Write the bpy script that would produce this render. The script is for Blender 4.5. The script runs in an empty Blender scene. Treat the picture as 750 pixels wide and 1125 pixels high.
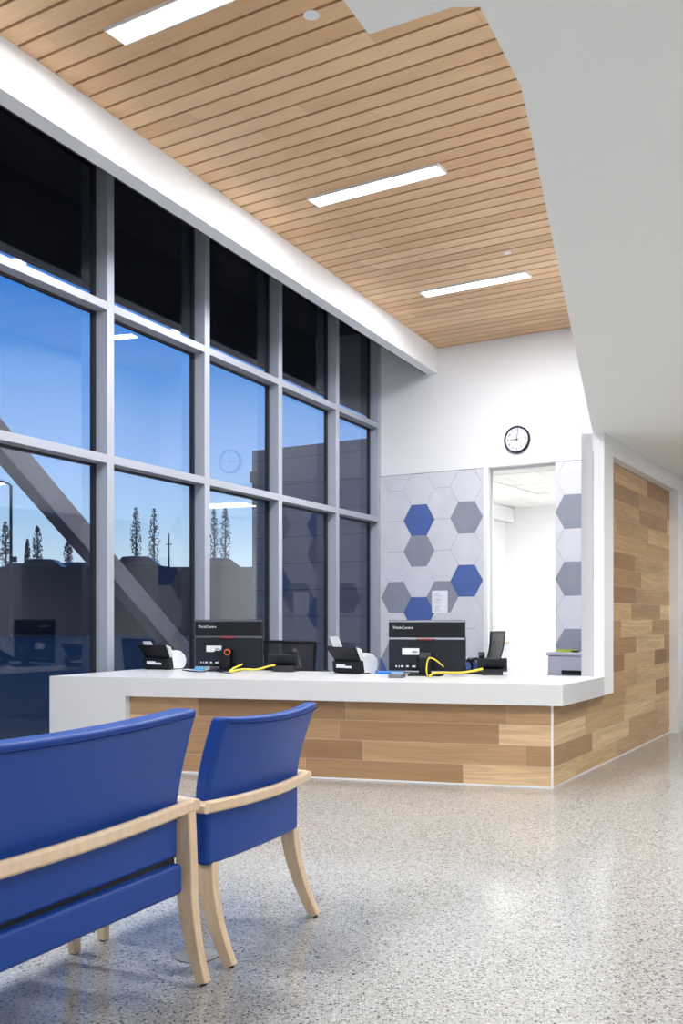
import bpy, bmesh, math, random
from mathutils import Matrix, Vector
random.seed(7)
PI = math.pi
COL = bpy.context.scene.collection
# ------------------------------------------------------------------ frames (plan directions of the building)
H = 1.25
def frame(ox, oy, ang):            # ang in degrees, rotation about Z
    return Matrix.Translation((ox, oy, 0)) @ Matrix.Rotation(math.radians(ang), 4, 'Z')
A_L = -25.13                       # window wall runs along local Y
A_B = -31.94                       # back wall runs along local X
A_R = -29.82                       # right (wood) wall runs along local Y
FL = frame(0, 0, A_L)
FB = frame(0, 0, A_B)
W0 = (1.531, 7.22)                 # corner of the wood clad counter
FR = frame(W0[0], W0[1], A_R)
def inv2(F, x, y):
    p = F.inverted() @ Vector((x, y, 0)); return p.x, p.y
def fwd2(F, x, y):
    p = F @ Vector((x, y, 0)); return p.x, p.y

# ------------------------------------------------------------------ materials
MATS = {}
def nodes_of(name):
    m = bpy.data.materials.new(name); m.use_nodes = True
    nt = m.node_tree
    b = nt.nodes['Principled BSDF']
    MATS[name] = m
    return m, nt, b
def lnk(nt, a, b): nt.links.new(a, b)
def N(nt, typ, **kw):
    n = nt.nodes.new(typ)
    for k, v in kw.items(): setattr(n, k, v)
    return n
def math_node(nt, op, a, b=None, c=None):
    n = N(nt, 'ShaderNodeMath', operation=op)
    for i, v in enumerate((a, b, c)):
        if v is None: continue
        if isinstance(v, (int, float)): n.inputs[i].default_value = v
        else: lnk(nt, v, n.inputs[i])
    return n.outputs[0]
def ramp(nt, fac, stops, interp='LINEAR'):
    n = N(nt, 'ShaderNodeValToRGB'); cr = n.color_ramp; cr.interpolation = interp
    while len(cr.elements) < len(stops): cr.elements.new(0.5)
    for e, (p, c) in zip(cr.elements, stops):
        e.position = p; e.color = (c[0], c[1], c[2], 1)
    if fac is not None: lnk(nt, fac, n.inputs[0])
    return n.outputs[0]
def mixc(nt, fac, a, b, mode='MIX'):
    n = N(nt, 'ShaderNodeMix', data_type='RGBA', blend_type=mode)
    if isinstance(fac, (int, float)): n.inputs[0].default_value = fac
    else: lnk(nt, fac, n.inputs[0])
    for i, v in ((6, a), (7, b)):
        if isinstance(v, (tuple, list)): n.inputs[i].default_value = (v[0], v[1], v[2], 1)
        else: lnk(nt, v, n.inputs[i])
    return n.outputs[2]
def plain(name, col, rough=0.5, metal=0.0, bump=0.0, bscale=200, var=0.03, spec=0.5, coat=0):
    m, nt, b = nodes_of(name)
    tc = N(nt, 'ShaderNodeTexCoord')
    no = N(nt, 'ShaderNodeTexNoise'); no.inputs['Scale'].default_value = bscale
    no.inputs['Detail'].default_value = 2
    lnk(nt, tc.outputs['Object'], no.inputs['Vector'])
    d = tuple(max(0, c * (1 - var)) for c in col); l = tuple(min(1, c * (1 + var)) for c in col)
    lnk(nt, ramp(nt, no.outputs['Fac'], [(0.3, d), (0.7, l)]), b.inputs['Base Color'])
    b.inputs['Roughness'].default_value = rough; b.inputs['Metallic'].default_value = metal
    b.inputs['Specular IOR Level'].default_value = spec
    if coat: b.inputs['Coat Weight'].default_value = coat; b.inputs['Coat Roughness'].default_value = 0.15
    if bump:
        bp = N(nt, 'ShaderNodeBump'); bp.inputs['Strength'].default_value = bump; bp.inputs['Distance'].default_value = 0.002
        lnk(nt, no.outputs['Fac'], bp.inputs['Height']); lnk(nt, bp.outputs[0], b.inputs['Normal'])
    return m
def wood_planks(name, axis, length, height, stops, grout=(0.55, 0.47, 0.38), gw=0.0025, rough=0.4, ceiling=False):
    """planks running along local axis ('X'/'Y'), stacked along Z (or Y for the ceiling)"""
    m, nt, b = nodes_of(name)
    tc = N(nt, 'ShaderNodeTexCoord'); sp = N(nt, 'ShaderNodeSeparateXYZ')
    lnk(nt, tc.outputs['Object'], sp.inputs[0])
    along = sp.outputs[axis]; up = sp.outputs['Y'] if ceiling else sp.outputs['Z']
    rowf = math_node(nt, 'DIVIDE', up, height)
    row = math_node(nt, 'FLOOR', rowf)
    wn = N(nt, 'ShaderNodeTexWhiteNoise', noise_dimensions='1D')
    lnk(nt, math_node(nt, 'ADD', row, 13.37), wn.inputs['W'])
    a2 = math_node(nt, 'ADD', math_node(nt, 'DIVIDE', along, length), math_node(nt, 'MULTIPLY', wn.outputs['Value'], 7.0))
    colf = math_node(nt, 'FLOOR', a2)
    cmb = N(nt, 'ShaderNodeCombineXYZ'); lnk(nt, row, cmb.inputs[0]); lnk(nt, colf, cmb.inputs[1])
    wn2 = N(nt, 'ShaderNodeTexWhiteNoise', noise_dimensions='3D'); lnk(nt, cmb.outputs[0], wn2.inputs['Vector'])
    base = ramp(nt, wn2.outputs['Value'], stops)
    # grain: stretched noise offset per plank
    off = N(nt, 'ShaderNodeVectorMath', operation='SCALE'); lnk(nt, wn2.outputs['Color'], off.inputs[0]); off.inputs['Scale'].default_value = 40
    mp = N(nt, 'ShaderNodeMapping')
    sc = [15, 15, 15]; sc['XYZ'.index(axis)] = 0.75
    mp.inputs['Scale'].default_value = sc
    add = N(nt, 'ShaderNodeVectorMath', operation='ADD')
    lnk(nt, tc.outputs['Object'], mp.inputs[0]); lnk(nt, mp.outputs[0], add.inputs[0]); lnk(nt, off.outputs[0], add.inputs[1])
    n1 = N(nt, 'ShaderNodeTexNoise'); n1.inputs['Scale'].default_value = 1.0; n1.inputs['Detail'].default_value = 5; n1.inputs['Distortion'].default_value = 1.2
    lnk(nt, add.outputs[0], n1.inputs['Vector'])
    wv = N(nt, 'ShaderNodeMath', operation='SINE'); lnk(nt, math_node(nt, 'MULTIPLY', n1.outputs['Fac'], 38.0 if ceiling else 26.0), wv.inputs[0])
    g = math_node(nt, 'MULTIPLY_ADD', wv.outputs[0], 0.5, 0.5)
    c1 = mixc(nt, math_node(nt, 'MULTIPLY', g, 0.27 if not ceiling else 0.12), base, (0.23, 0.12, 0.05), 'MIX')
    n2 = N(nt, 'ShaderNodeTexNoise'); n2.inputs['Scale'].default_value = 0.35; n2.inputs['Detail'].default_value = 2
    lnk(nt, add.outputs[0], n2.inputs['Vector'])
    c2 = mixc(nt, math_node(nt, 'MULTIPLY', ramp(nt, n2.outputs['Fac'], [(0.45, (0, 0, 0)), (0.7, (1, 1, 1))]), 0.40 if not ceiling else 0.12), c1, (0.26, 0.15, 0.08), 'MIX')
    if gw:
        fr = math_node(nt, 'FRACT', rowf); fc = math_node(nt, 'FRACT', a2)
        e1 = math_node(nt, 'LESS_THAN', fr, gw / height)
        e2 = math_node(nt, 'LESS_THAN', fc, gw / length)
        if ceiling: e = e2
        else: e = math_node(nt, 'MAXIMUM', e1, e2)
        c2 = mixc(nt, e, c2, grout)
    lnk(nt, c2, b.inputs['Base Color'])
    b.inputs['Roughness'].default_value = rough
    return m

WALL = plain('white_paint', (0.855, 0.86, 0.875), 0.6, bump=0.05, bscale=300, var=0.01)
CEILW = plain('ceiling_paint', (0.90, 0.905, 0.885), 0.7, var=0.01)
SOLID = plain('solid_surface', (0.66, 0.66, 0.665), 0.28, var=0.01)
ALU = plain('grey_aluminium', (0.40, 0.42, 0.48), 0.42, metal=0.25, var=0.02)
GASKET = plain('black_gasket', (0.012, 0.012, 0.016), 0.5)
BLACKP = plain('black_plastic', (0.007, 0.008, 0.012), 0.5, var=0.1, spec=0.3)
DARKP = plain('charcoal_plastic', (0.013, 0.015, 0.025), 0.5, var=0.06, spec=0.3)
GREYS = plain('silver_plastic', (0.36, 0.37, 0.42), 0.4)
WHITEP = plain('white_plastic', (0.78, 0.79, 0.81), 0.35)
RED = plain('red_plastic', (0.55, 0.03, 0.02), 0.4)
ORANGE = plain('orange_plastic', (0.75, 0.14, 0.04), 0.4)
BLUEC = plain('blue_card', (0.02, 0.22, 0.70), 0.4)
YELLOW = plain('yellow_cable', (0.80, 0.62, 0.05), 0.45)
PAPER = plain('paper', (0.85, 0.86, 0.90), 0.7)
INK = plain('grey_ink', (0.35, 0.36, 0.42), 0.7)
BLACKINK = plain('black_ink', (0.01, 0.01, 0.014), 0.6)
WLETTER = plain('white_lettering', (0.8, 0.82, 0.85), 0.4)
VINYL = plain('blue_vinyl', (0.013, 0.058, 0.29), 0.38, bump=0.35, bscale=420, var=0.05, spec=0.22)
PIPING = plain('dark_blue_piping', (0.006, 0.022, 0.13), 0.8, var=0.05, spec=0.05)
STEEL = plain('brushed_steel', (0.5, 0.5, 0.52), 0.3, metal=0.9)
HEXL = plain('light_grey_tile', (0.68, 0.68, 0.73), 0.42, var=0.03, bscale=6)
HEXG = plain('mid_grey_tile', (0.28, 0.30, 0.36), 0.42, var=0.05, bscale=6)
HEXB = plain('blue_tile', (0.085, 0.145, 0.39), 0.42, var=0.05, bscale=6)
HEXGR = plain('tile_grout', (0.30, 0.31, 0.34), 0.8)
BACKING = plain('dark_backing', (0.010, 0.008, 0.007), 0.9)
CABG = plain('lilac_grey_plastic', (0.42, 0.42, 0.52), 0.5)
GREENP = plain('lime_plastic', (0.42, 0.50, 0.05), 0.5)
ASPH = plain('asphalt', (0.03, 0.032, 0.04), 0.85, var=0.3, bscale=20)
BANK = plain('dark_bank', (0.012, 0.013, 0.018), 0.95, var=0.3, bscale=3)
CARM = plain('dark_car_paint', (0.02, 0.022, 0.035), 0.25, var=0.02)
CARB = plain('blue_car_paint', (0.04, 0.08, 0.20), 0.25, var=0.02)
TYRE = plain('tyre_rubber', (0.01, 0.01, 0.01), 0.8)
BARK = plain('bark', (0.03, 0.025, 0.022), 0.9, var=0.2)
LEAFM = plain('dusk_leaves', (0.06, 0.055, 0.06), 0.8, var=0.4, bscale=3)
BRACE = plain('painted_steel', (0.17, 0.155, 0.19), 0.5, var=0.04, bscale=10)
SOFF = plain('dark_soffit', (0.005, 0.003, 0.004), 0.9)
REFDARK = plain('dark_for_reflection', (0.06, 0.05, 0.05), 0.9)  # dark colour chosen so the upper panes mirror near black
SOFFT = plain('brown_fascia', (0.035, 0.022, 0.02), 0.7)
POLE = plain('dark_pole', (0.03, 0.03, 0.035), 0.6)

PL = [(0.0, (0.30, 0.165, 0.075)), (0.3, (0.46, 0.28, 0.14)), (0.65, (0.66, 0.43, 0.22)), (1.0, (0.80, 0.57, 0.33))]
WOODX = wood_planks('wood_tile_front', 'X', 1.22, 0.1515, PL)
WOODY = wood_planks('wood_tile_side', 'Y', 1.22, 0.1515, PL)
PC = [(0.0, (0.68, 0.42, 0.22)), (0.5, (0.76, 0.49, 0.27)), (1.0, (0.84, 0.56, 0.32))]
PITCH = 0.181
CEILWOOD = wood_planks('ceiling_boards', 'X', 2.4, PITCH, PC, grout=(0.2, 0.12, 0.06), gw=0.002, rough=0.5, ceiling=True)
def maple():
    m, nt, b = nodes_of('maple')
    tc = N(nt, 'ShaderNodeTexCoord'); mp = N(nt, 'ShaderNodeMapping'); mp.inputs['Scale'].default_value = (30, 30, 5)
    no = N(nt, 'ShaderNodeTexNoise'); no.inputs['Scale'].default_value = 1.5; no.inputs['Detail'].default_value = 4
    lnk(nt, tc.outputs['Object'], mp.inputs[0]); lnk(nt, mp.outputs[0], no.inputs['Vector'])
    lnk(nt, ramp(nt, no.outputs['Fac'], [(0.3, (0.69, 0.50, 0.32)), (0.7, (0.76, 0.59, 0.41))]), b.inputs['Base Color'])
    b.inputs['Roughness'].default_value = 0.4
    return m
MAPLE = maple()
def terrazzo():
    m, nt, b = nodes_of('terrazzo')
    tc = N(nt, 'ShaderNodeTexCoord')
    def vor(scale, off):
        mp = N(nt, 'ShaderNodeMapping'); mp.inputs['Location'].default_value = (off, off * 1.7, 0)
        lnk(nt, tc.outputs['Object'], mp.inputs[0])
        v = N(nt, 'ShaderNodeTexVoronoi'); v.inputs['Scale'].default_value = scale; v.inputs['Randomness'].default_value = 1
        lnk(nt, mp.outputs[0], v.inputs['Vector'])
        return v
    v1 = vor(95, 0); v2 = vor(170, 3.1)
    s1 = N(nt, 'ShaderNodeSeparateColor'); lnk(nt, v1.outputs['Color'], s1.inputs[0])
    s2 = N(nt, 'ShaderNodeSeparateColor'); lnk(nt, v2.outputs['Color'], s2.inputs[0])
    big = ramp(nt, s1.outputs[0], [(0.0, (0.045, 0.045, 0.05)), (0.075, (0.16, 0.155, 0.145)), (0.18, (0.36, 0.34, 0.30)), (0.33, (0.34, 0.34, 0.325)), (0.66, (0.50, 0.50, 0.488))], 'CONSTANT')
    small = ramp(nt, s2.outputs[0], [(0.0, (0.08, 0.08, 0.08)), (0.09, (0.40, 0.39, 0.37)), (0.22, (0.32, 0.32, 0.308)), (0.6, (0.40, 0.40, 0.392))], 'CONSTANT')
    # big chips only near their cell centres
    inside = math_node(nt, 'LESS_THAN', v1.outputs['Distance'], 0.46)
    c = mixc(nt, inside, small, big)
    n = N(nt, 'ShaderNodeTexNoise'); n.inputs['Scale'].default_value = 0.8; lnk(nt, tc.outputs['Object'], n.inputs['Vector'])
    c = mixc(nt, math_node(nt, 'MULTIPLY', n.outputs['Fac'], 0.10), c, (0.55, 0.54, 0.50))
    lnk(nt, c, b.inputs['Base Color'])
    b.inputs['Roughness'].default_value = 0.13
    b.inputs['Specular IOR Level'].default_value = 0.5
    return m
TERR = terrazzo()
def glassmat(name, tint, boost=1.0):
    m = bpy.data.materials.new(name); m.use_nodes = True; nt = m.node_tree; nt.nodes.clear()
    out = N(nt, 'ShaderNodeOutputMaterial'); mx = N(nt, 'ShaderNodeMixShader')
    tr = N(nt, 'ShaderNodeBsdfTransparent'); tr.inputs[0].default_value = (*tint, 1)
    gl = N(nt, 'ShaderNodeBsdfAnisotropic'); gl.inputs['Roughness'].default_value = 0.0
    gl.inputs[0].default_value = (0.9, 0.92, 1, 1)
    ge = N(nt, 'ShaderNodeNewGeometry')
    dt = N(nt, 'ShaderNodeVectorMath', operation='DOT_PRODUCT'); lnk(nt, ge.outputs['Incoming'], dt.inputs[0]); lnk(nt, ge.outputs['Normal'], dt.inputs[1])
    c = math_node(nt, 'ABSOLUTE', dt.outputs['Value'])
    f = math_node(nt, 'POWER', math_node(nt, 'SUBTRACT', 1.0, c), 5.0)
    f = math_node(nt, 'MULTIPLY', math_node(nt, 'MULTIPLY_ADD', f, 0.96, 0.04), boost)
    lnk(nt, f, mx.inputs[0]); lnk(nt, tr.outputs[0], mx.inputs[1]); lnk(nt, gl.outputs[0], mx.inputs[2]); lnk(nt, mx.outputs[0], out.inputs[0])
    return m
GLASS = glassmat('window_glass', (0.93, 0.95, 0.97), 1.0)
def meshmat():
    m = bpy.data.materials.new('black_mesh'); m.use_nodes = True; nt = m.node_tree; b = nt.nodes['Principled BSDF']
    b.inputs['Base Color'].default_value = (0.02, 0.02, 0.03, 1); b.inputs['Roughness'].default_value = 0.6
    b.inputs['Alpha'].default_value = 0.72
    return m
MESHM = meshmat()
def emis(name, col, s):
    m = bpy.data.materials.new(name); m.use_nodes = True; nt = m.node_tree; b = nt.nodes['Principled BSDF']
    b.inputs['Base Color'].default_value = (0.9, 0.9, 0.9, 1)
    b.inputs['Emission Color'].default_value = (*col, 1); b.inputs['Emission Strength'].default_value = s
    return m
LAMPE = emis('lamp_diffuser', (0.95, 0.97, 1.0), 14)
PANELE = emis('panel_diffuser', (1, 1, 1), 1.6)
STREETE = emis('street_lamp_glow', (1, 1, 1), 12)
def perforated():
    m, nt, b = nodes_of('perforated_steel')
    tc = N(nt, 'ShaderNodeTexCoord'); v = N(nt, 'ShaderNodeTexVoronoi'); v.inputs['Scale'].default_value = 150; v.inputs['Randomness'].default_value = 0
    lnk(nt, tc.outputs['Object'], v.inputs['Vector'])
    lnk(nt, ramp(nt, v.outputs['Distance'], [(0.28, (0.06, 0.06, 0.06)), (0.34, (0.42, 0.42, 0.42))]), b.inputs['Base Color'])
    b.inputs['Roughness'].default_value = 0.4
    return m
PERF = perforated()
def panelled():
    m, nt, b = nodes_of('brown_metal_panels')
    tc = N(nt, 'ShaderNodeTexCoord'); sp = N(nt, 'ShaderNodeSeparateXYZ'); lnk(nt, tc.outputs['Object'], sp.inputs[0])
    fr = math_node(nt, 'FRACT', math_node(nt, 'DIVIDE', sp.outputs['Z'], 0.62)); e = math_node(nt, 'LESS_THAN', fr, 0.035)
    fx = math_node(nt, 'FRACT', math_node(nt, 'DIVIDE', sp.outputs['X'], 2.3)); e2 = math_node(nt, 'LESS_THAN', fx, 0.012)
    lnk(nt, mixc(nt, math_node(nt, 'MAXIMUM', e, e2), (0.15, 0.125, 0.13), (0.05, 0.045, 0.05)), b.inputs['Base Color'])
    b.inputs['Roughness'].default_value = 0.6
    return m
PANELS = panelled()

# ------------------------------------------------------------------ mesh builder
class MB:
    def __init__(s): s.v = []; s.f = []; s.mi = []; s.smooth = False
    def add(s, vs, fs, mi=0):
        o = len(s.v); s.v += [tuple(v) for v in vs]; s.f += [tuple(i + o for i in f) for f in fs]; s.mi += [mi] * len(fs); return s
    def box(s, x0, x1, y0, y1, z0, z1, mi=0):
        vs = [(x, y, z) for z in (z0, z1) for y in (y0, y1) for x in (x0, x1)]
        return s.add(vs, [(0, 2, 3, 1), (4, 5, 7, 6), (0, 1, 5, 4), (1, 3, 7, 5), (3, 2, 6, 7), (2, 0, 4, 6)], mi)
    def prism(s, pts, z0, z1, mi=0):
        a = sum(pts[i][0] * pts[(i + 1) % len(pts)][1] - pts[(i + 1) % len(pts)][0] * pts[i][1] for i in range(len(pts)))
        if a < 0: pts = pts[::-1]
        n = len(pts)
        vs = [(p[0], p[1], z0) for p in pts] + [(p[0], p[1], z1) for p in pts]
        fs = [tuple(range(n))[::-1], tuple(range(n, 2 * n))] + [(i, (i + 1) % n, n + (i + 1) % n, n + i) for i in range(n)]
        return s.add(vs, fs, mi)
    def prism_x(s, pts, x0, x1, mi=0):     # profile (y,z) extruded along x
        n = len(pts)
        a = sum(pts[i][0] * pts[(i + 1) % n][1] - pts[(i + 1) % n][0] * pts[i][1] for i in range(n))
        if a < 0: pts = pts[::-1]
        vs = [(x0, p[0], p[1]) for p in pts] + [(x1, p[0], p[1]) for p in pts]
        fs = [tuple(range(n))[::-1], tuple(range(n, 2 * n))] + [(i, (i + 1) % n, n + (i + 1) % n, n + i) for i in range(n)]
        return s.add(vs, fs, mi)
    def prism_y(s, pts, y0, y1, mi=0):     # profile (x,z) extruded along y
        n = len(pts)
        a = sum(pts[i][0] * pts[(i + 1) % n][1] - pts[(i + 1) % n][0] * pts[i][1] for i in range(n))
        if a > 0: pts = pts[::-1]
        vs = [(p[0], y0, p[1]) for p in pts] + [(p[0], y1, p[1]) for p in pts]
        fs = [tuple(range(n))[::-1], tuple(range(n, 2 * n))] + [(i, (i + 1) % n, n + (i + 1) % n, n + i) for i in range(n)]
        return s.add(vs, fs, mi)
    def sweep(s, path, secs, mi=0, up=Vector((0, 0, 1))):
        """rectangular/round section swept along path. secs: list of (w,h) per point or ('r',radius)"""
        P = [Vector(p) for p in path]; n = len(P); rings = []
        for i, p in enumerate(P):
            t = (P[min(i + 1, n - 1)] - P[max(i - 1, 0)]).normalized()
            u = up if abs(t.dot(up)) < 0.98 else Vector((0, 1, 0))
            sx = t.cross(u).normalized(); sz = sx.cross(t).normalized()
            sec = secs[i] if isinstance(secs, list) else secs
            if sec[0] == 'r':
                k = 10; ring = [p + sx * (math.cos(a * 2 * PI / k) * sec[1]) + sz * (math.sin(a * 2 * PI / k) * sec[1]) for a in range(k)]
            else:
                w, h = sec[0] / 2, sec[1] / 2; c = min(w, h) * (sec[2] if len(sec) > 2 else 0.3)
                cs = [(w - c, -h), (w, -h + c), (w, h - c), (w - c, h), (-w + c, h), (-w, h - c), (-w, -h + c), (-w + c, -h)]
                ring = [p + sx * a + sz * b for a, b in cs]
            rings.append(ring)
        k = len(rings[0]); vs = [v for r in rings for v in r]; fs = []
        for i in range(n - 1):
            for j in range(k):
                fs.append((i * k + j, i * k + (j + 1) % k, (i + 1) * k + (j + 1) % k, (i + 1) * k + j))
        fs.append(tuple(range(k))[::-1]); fs.append(tuple(range((n - 1) * k, n * k)))
        return s.add(vs, fs, mi)
    def cyl(s, c, r, h, axis='Z', k=32, mi=0, r2=None):
        r2 = r if r2 is None else r2
        vs = []
        for q, rr in ((0, r), (h, r2)):
            for i in range(k):
                a = 2 * PI * i / k; x, y = math.cos(a) * rr, math.sin(a) * rr
                vs.append({'Z': (c[0] + x, c[1] + y, c[2] + q), 'Y': (c[0] + x, c[1] + q, c[2] + y), 'X': (c[0] + q, c[1] + x, c[2] + y)}[axis])
        return s.add(vs, [tuple(range(k))[::-1], tuple(range(k, 2 * k))] + [(i, (i + 1) % k, k + (i + 1) % k, k + i) for i in range(k)], mi)
    def ellipsoid(s, c, r, k=16, mi=0):
        vs = []; fs = []
        for i in range(k // 2 + 1):
            th = PI * i / (k // 2)
            for j in range(k):
                a = 2 * PI * j / k
                vs.append((c[0] + r[0] * math.sin(th) * math.cos(a), c[1] + r[1] * math.sin(th) * math.sin(a), c[2] + r[2] * math.cos(th)))
        for i in range(k // 2):
            for j in range(k): fs.append((i * k + j, (i + 1) * k + j, (i + 1) * k + (j + 1) % k, i * k + (j + 1) % k))
        return s.add(vs, fs, mi)
    def build(s, name, mats, parent=None, mw=None, bevel=0, seg=2, smooth=False, subsurf=0):
        me = bpy.data.meshes.new(name); me.from_pydata(s.v, [], s.f)
        for m in (mats if isinstance(mats, (list, tuple)) else [mats]): me.materials.append(m)
        for p, i in zip(me.polygons, s.mi): p.material_index = i; p.use_smooth = smooth
        bm = bmesh.new(); bm.from_mesh(me); bmesh.ops.recalc_face_normals(bm, faces=bm.faces[:]); bm.to_mesh(me); bm.free()
        o = bpy.data.objects.new(name, me); COL.objects.link(o)
        if parent: o.parent = parent
        if mw is not None: o.matrix_local = mw
        if bevel:
            b = o.modifiers.new('bevel', 'BEVEL'); b.width = bevel; b.segments = seg; b.limit_method = 'ANGLE'; b.angle_limit = math.radians(35)
            b.harden_normals = False
        if subsurf:
            q = o.modifiers.new('sub', 'SUBSURF'); q.levels = subsurf; q.render_levels = subsurf
        if bevel or smooth:
            for p in me.polygons: p.use_smooth = True
            try: me.set_sharp_from_angle(angle=math.radians(40))
            except Exception: pass
        return o
def tag(o, label=None, cat=None, group=None, kind=None):
    if label: o['label'] = label
    if cat: o['category'] = cat
    if group: o['group'] = group
    if kind: o['kind'] = kind
    return o
def empty(name, mw, label=None, cat=None, group=None, kind=None):
    o = bpy.data.objects.new(name, None); COL.objects.link(o); o.empty_display_size = 0.1
    o.matrix_world = mw
    return tag(o, label, cat, group, kind)
def text_part(name, body, size, mat, parent, mw, extrude=0.0006, align='LEFT'):
    cu = bpy.data.curves.new(name, 'FONT'); cu.body = body; cu.size = size; cu.extrude = extrude; cu.align_x = align
    t = bpy.data.objects.new(name + '_src', cu); COL.objects.link(t)
    dg = bpy.context.evaluated_depsgraph_get(); me = bpy.data.meshes.new_from_object(t.evaluated_get(dg))
    bpy.data.objects.remove(t); bpy.data.curves.remove(cu)
    me.materials.clear(); me.materials.append(mat)
    o = bpy.data.objects.new(name, me); COL.objects.link(o)
    if parent: o.parent = parent
    o.matrix_local = mw
    return o
def S(o): o['kind'] = 'structure'; return o

# ------------------------------------------------------------------ the shell
ZC = 5.11       # wood ceiling
ZL = 2.745      # low ceiling
XW = -5.78      # mullion front plane (window frame, local x)
YB = 12.918     # back wall in FB
XB0 = -7.365    # window-wall corner in FB
E1, E2, E3 = (0.340, 2.445), (0.506, 2.81), (2.053, 8.137)
b1 = inv2(FB, *E2); b2 = inv2(FB, *E3)
k = (YB - b1[1]) / (b2[1] - b1[1]); E4 = fwd2(FB, b1[0] + (b2[0] - b1[0]) * k, YB)

# floor: one big polygon inside the building
L = lambda x, y: fwd2(FL, x, y)
B_ = lambda x, y: fwd2(FB, x, y)
Rr = lambda x, y: fwd2(FR, x, y)
fl = MB().prism([L(-5.93, -7), L(-5.93, 13.9), B_(XB0 - .2, YB + 6.2), B_(4, YB + 6.2), (13, 12), (9, -7)], -0.12, 0.0)
S(fl.build('floor', TERR))

# back wall with doorway, thick
bw = MB()
T = lambda t: XB0 + t
t_j0, t_j1, t_o = 1.671, 1.735, 2.710
bw.box(T(-0.15), T(t_j1), YB, YB + .15, 0, 5.6)
bw.box(T(t_j1), T(t_o), YB, YB + .15, 3.335, 5.6)
bw.box(T(t_o), T(5.2), YB, YB + .15, 0, 5.6)
S(bw.build('wall_back', WALL, mw=FB))

# hexagonal tile cladding
def clip(poly, x0, x1, z0, z1):
    def cl(P, inside, inter):
        out = []
        for i in range(len(P)):
            a, b = P[i - 1], P[i]
            if inside(b):
                if not inside(a): out.append(inter(a, b))
                out.append(b)
            elif inside(a): out.append(inter(a, b))
        return out
    def ix(x): return lambda a, b: (x, a[1] + (b[1] - a[1]) * (x - a[0]) / (b[0] - a[0]))
    def iz(z): return lambda a, b: (a[0] + (b[0] - a[0]) * (z - a[1]) / (b[1] - a[1]), z)
    for ins, it in ((lambda p: p[0] >= x0, ix(x0)), (lambda p: p[0] <= x1, ix(x1)), (lambda p: p[1] >= z0, iz(z0)), (lambda p: p[1] <= z1, iz(z1))):
        if len(poly) < 3: return []
        poly = cl(poly, ins, it)
    return poly
HW, HH = 0.505, 0.449
def hexes(x0, x1, shift, colours):
    m = MB(); m.box(T(x0), T(x1), YB - .006, YB, 0, 3.335, 3)
    for c in range(-2, 12):
        cx = 0.268 + 0.3783 * (c - 1) + shift
        for n in range(-6, 7):
            cz = (1.528 if c % 2 else 1.752) + HH * n
            g = 0.0025
            w, h = HW / 2 - g, HH / 2 - g
            P = [(cx - w, cz), (cx - w / 2, cz - h), (cx + w / 2, cz - h), (cx + w, cz), (cx + w / 2, cz + h), (cx - w / 2, cz + h)]
            P = clip(P, x0 + .002, x1 - .001, 0, 3.325)
            if len(P) < 3: continue
            m.prism_y([(T(p[0]), p[1]) for p in P], YB - .012, YB - .005, colours.get((c, n), 0))
    return m
hx = hexes(0.0, t_j0, 0, {(1, 0): 1, (2, 2): 2, (2, 1): 1, (2, -1): 2, (3, 0): 1, (4, 2): 1, (4, 0): 2, (1, -2): 1, (0, -3): 2, (4, -3): 2})
S(hx.build('trim_1', [HEXL, HEXG, HEXB, HEXGR], mw=FB))
hx = hexes(t_o, 3.45, 0.046, {(8, 2): 1, (8, 0): 1, (8, -2): 1, (9, 1): 2})
S(hx.build('trim_2', [HEXL, HEXG, HEXB, HEXGR], mw=FB))
# doorway jamb lining and slim head shadow trim
jb = MB().box(T(t_j0), T(t_j1), YB - .02, YB + .17, 0, 3.34)
S(jb.build('door_1', WALL, mw=FB))

# room behind the doorway
rm = MB()
rm.box(T(-0.3), T(6), YB + 4.75, YB + 4.9, 0, 3.6)
rm.box(T(-0.15), T(0.0), YB + .15, YB + 4.75, 0, 3.6)
rm.box(T(4.6), T(4.75), YB + .15, YB + 4.75, 0, 3.6)
S(rm.build('wall_rear', WALL, mw=FB))
rc = MB().box(T(-0.15), T(6), YB + .15, YB + 4.9, 3.3, 3.4)
for i in range(5):
    rc.box(T(0), T(4.6), YB + .5 + i * 1.22, YB + .525 + i * 1.22, 3.292, 3.3)
for i in range(8):
    rc.box(T(0.35 + .61 * i), T(0.375 + .61 * i), YB + .16, YB + 4.7, 3.292, 3.3)
S(rc.build('ceiling_rear', CEILW, mw=FB))
bk = MB().box(T(0.001), T(0.18), YB + 3.6, YB + 4.74, 3.02, 3.29)
S(bk.build('trim_3', WALL, mw=FB))

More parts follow.
